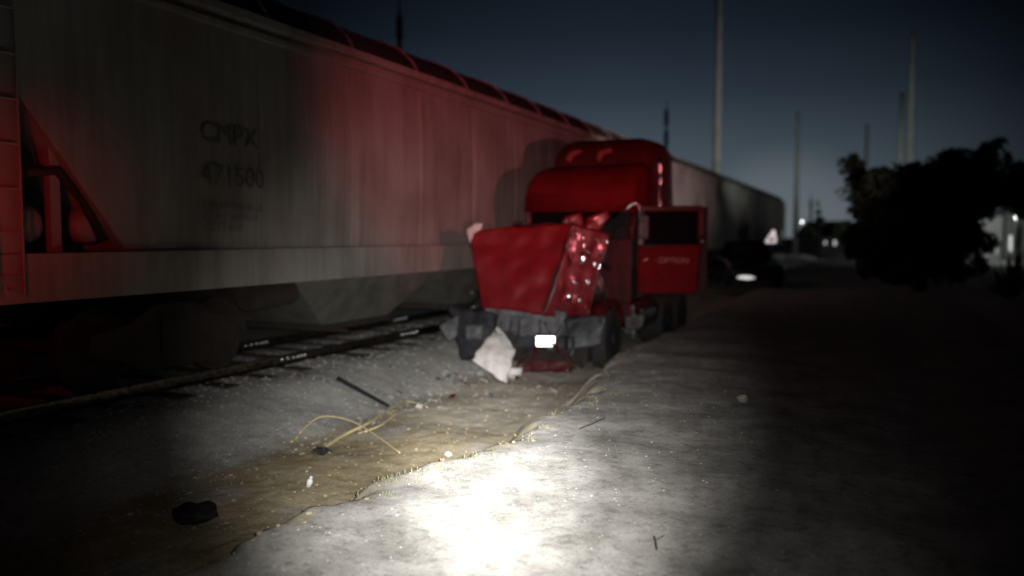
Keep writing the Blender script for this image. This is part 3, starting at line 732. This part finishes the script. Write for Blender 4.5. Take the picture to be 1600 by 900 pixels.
# dry canes pulled from the verge
def cane(label, pts, r0, r1, lifts, extra=()):
    P = on_ground(pts, 0)
    for p, l in zip(P, lifts): p.z += l
    P = smooth_path(P, 6); bm = B(); n = len(P)
    tube(bm, P, [r0 + (r1 - r0) * i / (n-1) for i in range(n)], 7)
    root = thing('dry_cane', label, 'dry cane', tuple(P[0]), group='dry canes lying on the ditch bank')
    inv = -P[0]
    bmesh.ops.translate(bm, verts=bm.verts, vec=inv); obj('stem', bm, M['straw'], root, smooth=True)
    for ex in extra:
        Q = on_ground(ex, .03); bm = B(); Q = smooth_path(Q, 4)
        tube(bm, Q, [.008] * len(Q), 6); bmesh.ops.translate(bm, verts=bm.verts, vec=inv); obj('twig', bm, M['straw'], root, smooth=True)
    return root
cane('thick straw-coloured cane ending at the dark knot of earth', [(500, 712), (535, 694), (575, 675), (605, 652), (632, 630)], .021, .013, (.05, .09, .10, .08, .05), [[(632, 630), (655, 634), (668, 640)], [(560, 682), (600, 665), (622, 648)]])
cane('thin dry cane curving along the right side of the thick cane', [(570, 683), (598, 672), (616, 655), (624, 636)], .013, .009, (.06, .07, .08, .05))
cane('long thin cane arched across the thick cane', [(468, 682), (500, 672), (545, 677), (585, 690), (625, 712)], .009, .006, (.05, .16, .15, .08, .03), [[(468, 682), (455, 695)], [(480, 668), (462, 690)]])
# knot of earth and roots
kp = on_ground([(503, 714)], .03)[0]; bm = B()
for i in range(16):
    a = random.uniform(0, 6.3); tube(bm, [Vector((0, 0, .03)), Vector((math.cos(a)*.05, math.sin(a)*.05, .06)), Vector((math.cos(a)*random.uniform(.08, .12), math.sin(a)*.1, random.uniform(-.01, .05)))], [.012, .008, .003], 5)
rock(bm, (0, 0, .03), .055, 4)
tag(obj('root_clump', bm, M['black'], loc=kp), 'dark knot of earth and roots at the end of the thick cane', 'root clump')
# black cable / pipe
P = smooth_path(on_ground([(528, 594), (606, 638)], .035), 8); bm = B(); tube(bm, P, [.034 - .0012 * i for i in range(len(P))], 8)
bmesh.ops.translate(bm, verts=bm.verts, vec=-P[0]); tag(obj('black_hose', bm, M['black'], smooth=True, loc=P[0]), 'short straight black hose lying on the grey ballast bank', 'hose')
# black rubber lump, stone, bottle, small bits
kp = on_ground([(303, 815)], .05)[0]; bm = B(); rock(bm, (0, 0, .02), .16, 9, 3, .5); tag(obj('black_bag', bm, M['black'], smooth=True, loc=kp), 'black crumpled bag at the edge of the dirt road', 'bag')
kp = on_ground([(700, 716)], .02)[0]; bm = B(); rock(bm, (0, 0, .02), .045, 2); tag(obj('stone', bm, M['palestone'], smooth=True, loc=kp), 'round pale stone on the lip of the ditch', 'stone')
kp = on_ground([(1160, 630)], .02)[0]; bm = B(); rock(bm, (0, 0, .03), .055, 6); tag(obj('stone', bm, M['palestone'], loc=kp), 'small pale stone alone on the dark road to the right', 'stone')
kp = on_ground([(655, 640)], .02)[0]; bm = B(); rock(bm, (0, 0, .02), .05, 12); tag(obj('stone', bm, M['palestone'], loc=kp), 'pale stone beside the far tip of the thick cane', 'stone')
kp = on_ground([(484, 762)], .05)[0]; bt_ = thing('plastic_bottle', 'small clear plastic bottle glinting on the ditch bank', 'bottle', kp, (R(35), R(20), R(30)))
bm = B(); lathe(bm, [(-.07, .020), (-.066, .026), (.03, .026), (.05, .012), (.055, .011)], (0, 0, 0), 'z', 16); obj('bottle_body', bm, M['pet'], bt_, smooth=True)
bm = B(); lathe(bm, [(.056, .013), (.07, .013)], (0, 0, 0), 'z', 12); obj('cap', bm, M['white_mark'], bt_)
# twig on the road edge and at right
for lab, pts in (('crooked dark twig on the road edge right of the torn fairing', [(905, 672), (925, 664), (945, 655)]), ('short dark twig standing out on the pale road near the bottom of the picture', [(1022, 842), (1024, 850), (1026, 862)])):
    P = smooth_path(on_ground(pts, .012), 5); bm = B(); tube(bm, P, .007, 6); tube(bm, [P[4], P[4] + Vector((.04, .05, .02))], .004, 5)
    bmesh.ops.translate(bm, verts=bm.verts, vec=-P[0]); tag(obj('twig', bm, M['bark'], loc=P[0]), lab, 'twig')

# broken bits thrown in front of the wreck
rnd = random.Random(12)
for i in range(26):
    px, py = rnd.uniform(600, 900), rnd.uniform(565, 650)
    p = gpos(px, py); p.z = gz(p.x, p.y) + .02; m_ = rnd.choice(['torn', 'grey', 'torn', 'reddull', 'darkplastic']); r = rnd.uniform(.03, .075)
    bm = B(); a_ = rnd.uniform(0, 6.28); c, q = math.cos(a_) * r, math.sin(a_) * r
    patch(bm, (-c, -q, 0), (q, -c, .01), (c, q * .8, r * .8), (-q * .7, c, r * .4), 4, 4, r * .3, 9, i, .005)
    tag(obj('fragment', bm, M[m_], loc=p), 'small broken fragment thrown on the ground in front of the wrecked truck', 'fragment', 'broken fragments in front of the wreck')
# scattered gravel and ballast, far too many to count
def scatter(name, n, region, rmin, rmax, m, seed, flat=.6):
    rnd = random.Random(seed); bm = B()
    base = []
    for v in range(3):
        b2 = bmesh.new(); rock(b2, (0, 0, 0), 1, v * 5 + seed, 1, flat); b2.verts.index_update()
        base.append(([tuple(q.co) for q in b2.verts], [[q.index for q in f.verts] for f in b2.faces])); b2.free()
    V, Fc = [], []
    for i in range(n):
        x, y = region(rnd)
        r = rmin * (rmax / rmin) ** (rnd.random() ** 2.2); z = gz(x, y) + r * .15
        vs, fs = base[rnd.randrange(3)]; a = rnd.uniform(0, 6.28); c, s = math.cos(a), math.sin(a); o_ = len(V)
        V += [(x + r*(q[0]*c - q[1]*s), y + r*(q[0]*s + q[1]*c), z + r*q[2]) for q in vs]
        Fc += [[k + o_ for k in f] for f in fs]
    me = bpy.data.meshes.new(name); me.from_pydata(V, [], Fc); me.update(); me.materials.append(m)
    o = bpy.data.objects.new(name, me); COL.objects.link(o); o['kind'] = 'stuff'; return o
def reg_ballast(r):
    y = r.uniform(1.5, 17) if r.random() < .8 else r.uniform(17, 34); return (r.uniform(-8.9, -5.3), y)
def reg_ditch(r):
    y = r.uniform(2.5, 13); e = edge(y); return (r.uniform(-5.7, e + .1), y)
def reg_road(r):
    y = 2.8 + 9.5 * r.random() ** 1.5; e = edge(y); return (e + abs(r.gauss(0, 1.0)) * 1.8, y)
o = scatter('ballast', 7000, reg_ballast, .010, .034, M['stone'], 1); o['label'] = 'grey crushed-stone ballast on the bank beside the rails'; o['category'] = 'ballast'
o = scatter('ditch_gravel', 1500, reg_ditch, .006, .024, M['clod'], 2); o['label'] = 'loose stones strewn over the brown ditch bank'; o['category'] = 'gravel'
o = scatter('road_gravel', 1300, reg_road, .003, .012, M['palestone'], 3); o['label'] = 'fine gravel scattered on the pale dirt road'; o['category'] = 'gravel'
def grass(name, n, region, h0, h1, label, seed):
    rnd = random.Random(seed); V, Fc = [], []
    for i in range(n):
        cx, cy = region(rnd)
        for k in range(14):
            x, y = cx + rnd.gauss(0, .035), cy + rnd.gauss(0, .035); z = gz(x, y); h = rnd.uniform(h0, h1)
            a = rnd.uniform(0, 6.28); lean = rnd.uniform(.1, .8) * h; dx, dy = math.cos(a), math.sin(a); w_ = .003
            o_ = len(V)
            V += [(x - dy*w_, y + dx*w_, z), (x + dy*w_, y - dx*w_, z), (x + dx*lean*.4 + dy*w_, y + dy*lean*.4 - dx*w_, z + h*.6), (x + dx*lean*.4 - dy*w_, y + dy*lean*.4 + dx*w_, z + h*.6), (x + dx*lean, y + dy*lean, z + h)]
            Fc += [(o_, o_+1, o_+2, o_+3), (o_+3, o_+2, o_+4)]
    me = bpy.data.meshes.new(name); me.from_pydata(V, [], Fc); me.update(); me.materials.append(M['grass'])
    o = bpy.data.objects.new(name, me); COL.objects.link(o); o['kind'] = 'stuff'; o['label'] = label; o['category'] = 'grass'
def reg_grass(r):
    y = r.choice([r.gauss(5.0, .25), r.uniform(3.4, 12)]); return (edge(y) + r.gauss(-.02, .16), y)
grass('dry_grass', 34, reg_grass, .012, .038, 'sparse dry grass along the lip of the ditch', 5)

# ------------------------------------------------------------------ poles and masts
def light_pole(px, ytop, depth, width_px, label, base_z=-.3):
    p = at(px, 369, depth); top = at(px, ytop, depth).z; r = width_px / 2 / F * depth
    root = thing('concrete_pole', label, 'pole', (p.x, p.y, base_z), group='tall pale concrete poles against the sky')
    bm = B(); H = top - base_z
    lathe(bm, [(0, r * 1.25), (H * .5, r * 1.0), (H, r * .72)], (0, 0, 0), 'z', 14); obj('pole', bm, M['concrete'], root, smooth=True)
    bm = B(); lathe(bm, [(H + .002, r * .8), (H + .12, r * .8), (H + .16, r * .3)], (0, 0, 0), 'z', 14); obj('cap', bm, M['darkpole'], root)
light_pole(1118, -60, 46, 12, 'tallest pale concrete pole, rising behind the train and out of the picture')
light_pole(1417, 60, 52, 10, 'tall pale concrete pole, right one of the close pair above the tree')
light_pole(1403, 150, 66, 8, 'thin pale pole, left and shorter one of the close pair above the tree')
light_pole(1243, 180, 88, 7, 'faint thin concrete pole standing past the end of the train')
light_pole(1350, 198, 95, 5, 'faintest thin concrete pole over the left part of the tree')
def mast(px, ytop, depth, wpx, label, ins):
    p = at(px, 369, depth); top = at(px, ytop, depth).z; r = wpx / 2 / F * depth
    root = thing('utility_mast', label, 'mast', (p.x, p.y, -.4), group='dark masts behind the train')
    H = top + .4; bm = B(); lathe(bm, [(0, r * 1.7), (H * .72, r * 1.1), (H * .86, r * .5), (H, r * .25)], (0, 0, 0), 'z', 10); obj('pole', bm, M['darkpole'], root, smooth=True)
    for f in ins:
        bm = B(); lathe(bm, [(H*f - .55, r * .7), (H*f - .4, r * 1.5), (H*f + .4, r * 1.4), (H*f + .6, r * .6)], (0, 0, 0), 'z', 10); obj('collar', bm, M['darkpole'], root)
mast(627, -50, 34, 7, 'dark utility mast above the roof of the nearest wagon', (.80,))
mast(1039, 160, 52, 5, 'dark slender mast just right of the red cab roof', (.78, .90))
mast(1266, 300, 90, 3, 'thin dark mast beside the narrow cypress near the horizon', (.8,))

# ------------------------------------------------------------------ vegetation
def leafmesh(bm, lobes, n, size, rnd):
    tot = sum(l[1] ** 3 for l in lobes)
    for c, r, sq in lobes:
        k = max(20, int(n * r ** 3 / tot))
        for i in range(k):
            d = Vector((rnd.gauss(0, 1), rnd.gauss(0, 1), rnd.gauss(0, 1))).normalized() * r * rnd.random() ** .42
            p = c + Vector((d.x, d.y, d.z * sq))
            if noise.noise(p * 1.5) < -.24 and rnd.random() < .85: continue
            a = Vector((rnd.gauss(0, 1), rnd.gauss(0, 1), rnd.gauss(0, 1))).normalized(); b_ = a.orthogonal().normalized(); s = size * rnd.uniform(.6, 1.5)
            vs = [bm.verts.new(p + a * s), bm.verts.new(p + b_ * s * .45), bm.verts.new(p - a * s), bm.verts.new(p - b_ * s * .45)]
            bm.faces.new(vs)
def tree(name, label, cat, depth, base_px, lobes_px, n, size, group=None, trunk_r=.16, seed=1):
    """lobes_px: (px, py, radius_px, depth offset)"""
    rnd = random.Random(seed); p = at(base_px, 369, depth); base = Vector((p.x, p.y, gz(p.x, p.y) - .05))
    root = thing(name, label, cat, tuple(base), group=group)
    lobes = [(at(x, y, depth + dd) - base, r / F * depth, .8) for x, y, r, dd in lobes_px]
    bm = B(); leafmesh(bm, lobes, n, size, rnd); obj('crown', bm, M['leaf'], root)
    if trunk_r:
        bm = B(); fork = Vector((0, 0, max(.5, lobes[0][0].z * .30)))
        tube(bm, [Vector((0, 0, 0)), fork * .6 + Vector((.05, 0, 0)), fork], [trunk_r * 1.3, trunk_r, trunk_r * .9], 9)
        for c, r, _ in lobes:
            m_ = fork.lerp(c, .5) + Vector((rnd.gauss(0, .15), rnd.gauss(0, .15), .1)); tube(bm, [fork, m_, c], [trunk_r * .55, trunk_r * .32, trunk_r * .08], 6)
        obj('trunk', bm, M['bark'], root, smooth=True)
    return root
tree('mesquite_tree', 'broad dark mesquite tree, the biggest crown right of the train', 'tree', 26, 1440,
     [(1440, 318, 66, 0), (1385, 325, 52, .4), (1500, 300, 60, -.5), (1545, 255, 32, -.4), (1330, 262, 22, .5), (1352, 292, 34, .2), (1375, 285, 30, -.6), (1430, 275, 30, .3), (1480, 262, 36, .2), (1395, 365, 55, -.3), (1470, 362, 55, -.2), (1350, 372, 34, .2), (1515, 330, 36, .3), (1560, 225, 14, -.3), (1515, 250, 26, .2), (1332, 247, 11, .4), (1313, 250, 9, .5), (1545, 232, 16, .1), (1490, 240, 14, .1), (1408, 258, 12, .2), (1575, 262, 14, 0), (1340, 330, 16, .2), (1440, 385, 45, -.6), (1375, 392, 30, -.4), (1500, 380, 30, -.5), (1340, 390, 22, -.3), (1420, 400, 34, -.8), (1475, 398, 34, -.7), (1535, 380, 24, -.6), (1550, 290, 34, .2), (1325, 300, 18, .3), (1440, 428, 30, -.6), (1400, 424, 28, -.3), (1482, 424, 30, -.3), (1360, 418, 22, 0), (1520, 415, 24, 0)],
     70000, .085, seed=3)
tree('mesquite_tree', 'smaller dark tree cut by the right edge of the picture', 'tree', 30, 1592, [(1592, 295, 36, 0), (1606, 270, 30, .5), (1580, 315, 22, .2), (1618, 320, 34, 0)], 7000, .08, trunk_r=.09, seed=5)
tree('narrow_cypress', 'narrow dark cypress standing alone near the horizon glow', 'cypress', 60, 1279, [(1280, 355, 9, 0), (1281, 343, 7, 0), (1279, 331, 5, 0), (1278, 320, 3.5, 0), (1277, 314, 2.4, 0)], 2500, .09, trunk_r=.06, seed=6)
for i, (px, py, r, d, lab) in enumerate(((1262, 362, 13, 50, 'low round bush left of the narrow cypress'), (1300, 358, 13, 52, 'low bush between the cypress and the broad tree'), (1322, 360, 20, 48, 'dark bush against the left foot of the broad tree'))):
    tree('bush', lab, 'bush', d, px, [(px, py, r, 0), (px - 8, py + 5, r * .7, .3), (px + 9, py + 4, r * .75, -.3)], 3500, .08, 'bushes near the horizon', trunk_r=0, seed=20 + i)
# spiky agave at the right edge
ap = at(1583, 369, 22); root = thing('agave', 'spiky dark agave in front of the lit wall at the right edge', 'agave', (ap.x, ap.y, gz(ap.x, ap.y)))
bm = B(); rnd = random.Random(4)
for i in range(34):
    a = i * 2.4; el = rnd.uniform(.35, 1.35); L = rnd.uniform(1.1, 1.6); d = Vector((math.cos(a)*math.cos(el), math.sin(a)*math.cos(el), math.sin(el))); s = Vector((-math.sin(a), math.cos(a), 0))
    V = [bm.verts.new(q) for q in (s * .06, d * L * .4 + s * .075, d * L, d * L * .4 - s * .075, s * -.06)]; bm.faces.new(V)
obj('leaves', bm, M['leaf'], root)

# ------------------------------------------------------------------ lit yard buildings far off
def building(label, px0, px1, ytop, depth, m, lit, dep=5):
    a = at(px0, 369, depth); b_ = at(px1, 369, depth); top = at(px0, ytop, depth).z
    d = (b_ - a); L = d.length; ang = math.atan2(d.y, d.x)
    root = thing('yard_building', label, 'building', (a.x, a.y, -.4), (0, 0, ang), group='lit buildings beyond the trees')
    H = top + .4
    bm = B(); box(bm, 0, L, 0, dep, 0, H); obj('wall', bm, m, root)
    bm = B(); box(bm, -.15, L + .15, -.25, dep + .2, H + .003, H + .12); obj('roof', bm, M['dkwall'], root)
    for (u, v0, w_, h_) in lit:
        bm = B(); box(bm, L*u, L*u + w_, -.04, .0-.002, v0, v0 + h_); wo = obj('window', bm, M['lampstrong'], root)
        bm = B()
        for s in (0, w_): box(bm, L*u + s - .03, L*u + s + .03, -.06, -.042, v0 - .05, v0 + h_ + .05)
        obj('window_frame', bm, M['dkwall'], wo)
    return root
building('small whitewashed building with lit front between the tree trunks at far right', 1524, 1566, 338, 58, M['lightwall'], [(.12, .8, .16, 1.3), (.42, .7, .14, 1.2), (.75, .9, .14, 1.1)])
building('whitewashed building behind the agave at the right edge', 1570, 1640, 332, 60, M['lightwall'], [(.08, 1.0, .3, 1.2)])
building('low building with small lit lamps seen between the bushes on the horizon', 1284, 1322, 347, 85, M['dkwall'], [(.1, 1.3, .25, .35), (.48, 1.2, .3, .5), (.85, 1.6, .3, .8)])
# low lit wall strip left of the tree trunk
a = at(1484, 362, 50); b_ = at(1527, 361, 50); d = b_ - a
root = thing('boundary_wall', 'low lit strip of white boundary wall under the broad tree', 'wall', (a.x, a.y, -.4), (0, 0, math.atan2(d.y, d.x)))
bm = B(); box(bm, 0, d.length, 0, .2, 0, 2.45); obj('wall', bm, M['lightwall'], root)
bm = B(); box(bm, -.03, d.length + .03, -.03, .23, 2.453, 2.52); obj('coping', bm, M['dkwall'], root)
def yard_lamp(label, px, py, depth, energy, col=(.93, 1, .96), r=.12):
    p = at(px, py, depth); root = thing('yard_lamp', label, 'lamp post', (p.x, p.y, -.4), group='yard lamps')
    bm = B(); tube(bm, [(0, 0, 0), (0, 0, p.z + .4 - r)], .05, 8); obj('post', bm, M['darkpole'], root)
    bm = B(); bmesh.ops.create_icosphere(bm, subdivisions=2, radius=r, matrix=Matrix.Translation((0, 0, p.z + .4))); obj('lamp_globe', bm, M['lampstrong'], root, smooth=True)
    l = bpy.data.lights.new('yard_lamp_light', 'POINT'); l.energy = energy; l.color = col; l.shadow_soft_size = .3
    lo = bpy.data.objects.new('yard_lamp_light', l); COL.objects.link(lo); lo.location = p - (p - CAM).normalized() * .5
yard_lamp('yard lamp in front of the small whitewashed building at far right', 1530, 346, 52, 80)
yard_lamp('yard lamp nearest the right edge, shining on the wall behind the agave', 1588, 340, 55, 90)
yard_lamp('small yard lamp between the bushes on the horizon', 1253, 347, 80, 60, r=.13)

def pole_fill(px, py, depth, target, energy, angle, label):  # unseen lamps added to lift the pale poles against the sky
    p = at(px, py, depth); root = thing('pole_fill_lamp', label, 'fill lamp', (p.x, p.y, -.4))
    bm = B(); tube(bm, [(0, 0, 0), (0, 0, p.z + .25)], .05, 8); obj('post', bm, M['darkpole'], root)
    bm = B(); box(bm, -.2, .2, -.1, .1, p.z + .25, p.z + .38); obj('housing', bm, M['darkpole'], root, bevel=.02)
    spot('pole_fill_light', p + Vector((0, 0, .2)), target, energy, (.93, 1, .95), angle, .8, .2)
pole_fill(1400, 352, 31, at(1118, 120, 46), 2000, 60, 'added fill lamp for the poles, hidden in the left half of the broad tree')
pole_fill(1470, 352, 33, at(1400, 190, 58), 2600, 62, 'added fill lamp for the poles, hidden in the right half of the broad tree')
pole_fill(1340, 352, 50, at(1243, 215, 88), 5200, 24, 'added fill lamp for the poles, behind the left foot of the broad tree')
pole_fill(1385, 352, 54, at(1395, 180, 72), 1500, 66, 'added fill lamp for the poles, behind the middle of the broad tree')

# ------------------------------------------------------------------ dark car standing behind the truck, one lamp lit
cp = at(1183, 420, 27); car = thing('parked_car', 'dark parked car beyond the open truck door, one headlamp lit', 'car', (cp.x, cp.y, .0), (0, 0, R(YAW - 8)))
bm = B()
body = [(-.05, .35), (-.02, .62), (.10, .78), (1.25, .93), (1.30, .94), (4.3, .98), (4.45, .85), (4.5, .4), (4.4, .28), (.1, .26)]
def carsec(x, sc=1): return [(x, y * 1.0, z) for y, z in body]
loft(bm, [[(x, y + dy, .3 + (z - .3) * k) for y, z in body] for x, dy, k in ((-.92, .10, .92), (-.86, .03, .98), (-.5, 0, 1.0), (0, -.02, 1.01), (.5, 0, 1.0), (.86, .03, .98), (.92, .10, .92))])
obj('body', bm, M['carpaint'], car, bevel=.03)
bm = B(); cabp = [(1.2, .93), (1.95, 1.52), (2.3, 1.60), (3.5, 1.58), (4.15, 1.02)]
loft(bm, [[(x, 2.6 + (y - 2.6) * k, .93 + (z - .93) * k2) for y, z in cabp] for x, k, k2 in ((-.80, 1, .05), (-.66, .93, .96), (-.3, .95, 1.0), (.3, .95, 1.0), (.66, .93, .96), (.80, 1, .05))])
obj('cabin', bm, M['glass'], car, bevel=.02)
for x in (-.84, .84):
    for y in (.85, 3.6):
        bm = B(); lathe(bm, [(-.1, .18), (-.1, .30), (-.07, .325), (.07, .325), (.1, .30), (.1, .18)], (x, y, .325), 'x', 24); wh = obj('wheel', bm, M['tyre'], car)
        bm = B(); lathe(bm, [(-.102, .19), (-.104, .02)] if x < 0 else [(.102, .19), (.104, .02)], (x, y, .325), 'x', 16); obj('rim', bm, M['steel'], wh)
for x, m_ in ((-.36, M['lamp']), (.62, M['glass'])):
    bm = B(); bmesh.ops.create_uvsphere(bm, u_segments=20, v_segments=12, radius=1)
    for v in bm.verts: v.co = Vector((x + v.co.x * .30, -.05 + v.co.y * .06, .34 + v.co.z * .085 + v.co.x * -.01))
    obj('headlamp', bm, m_, car, smooth=True)
bm = B(); box(bm, -.9, .9, -.10, .0, .25, .33); obj('bumper', bm, M['darkplastic'], car, bevel=.02)
# warning triangle on the car; its reflected light is given as glow
tp = at(1204, 378, 27.6)
wt = thing('warning_triangle', 'white warning triangle on the dark car, its reflection made as glow', 'warning triangle', tuple(tp), (0, 0, R(YAW)))
bm = B(); Hh = .40
def bar(p, q, w_): 
    p, q = Vector((p[0], 0, p[1])), Vector((q[0], 0, q[1])); tube(bm, [p, q], w_, 4)
bar((-.17, 0), (.18, 0), .05); bar((.18, 0), (.10, Hh), .05); bar((-.17, 0), (.10, Hh), .04); bar((-.02, .19), (.14, .19), .035)
obj('glow_bars', bm, M['tri_glow'], wt)
bm = B(); tube(bm, [(-.2, -.05, -.09), (.22, .05, -.09)], .02, 6); tube(bm, [(0, 0, -.09), (0, 0, 0)], .02, 6); obj('stand', bm, M['darkpole'], wt)
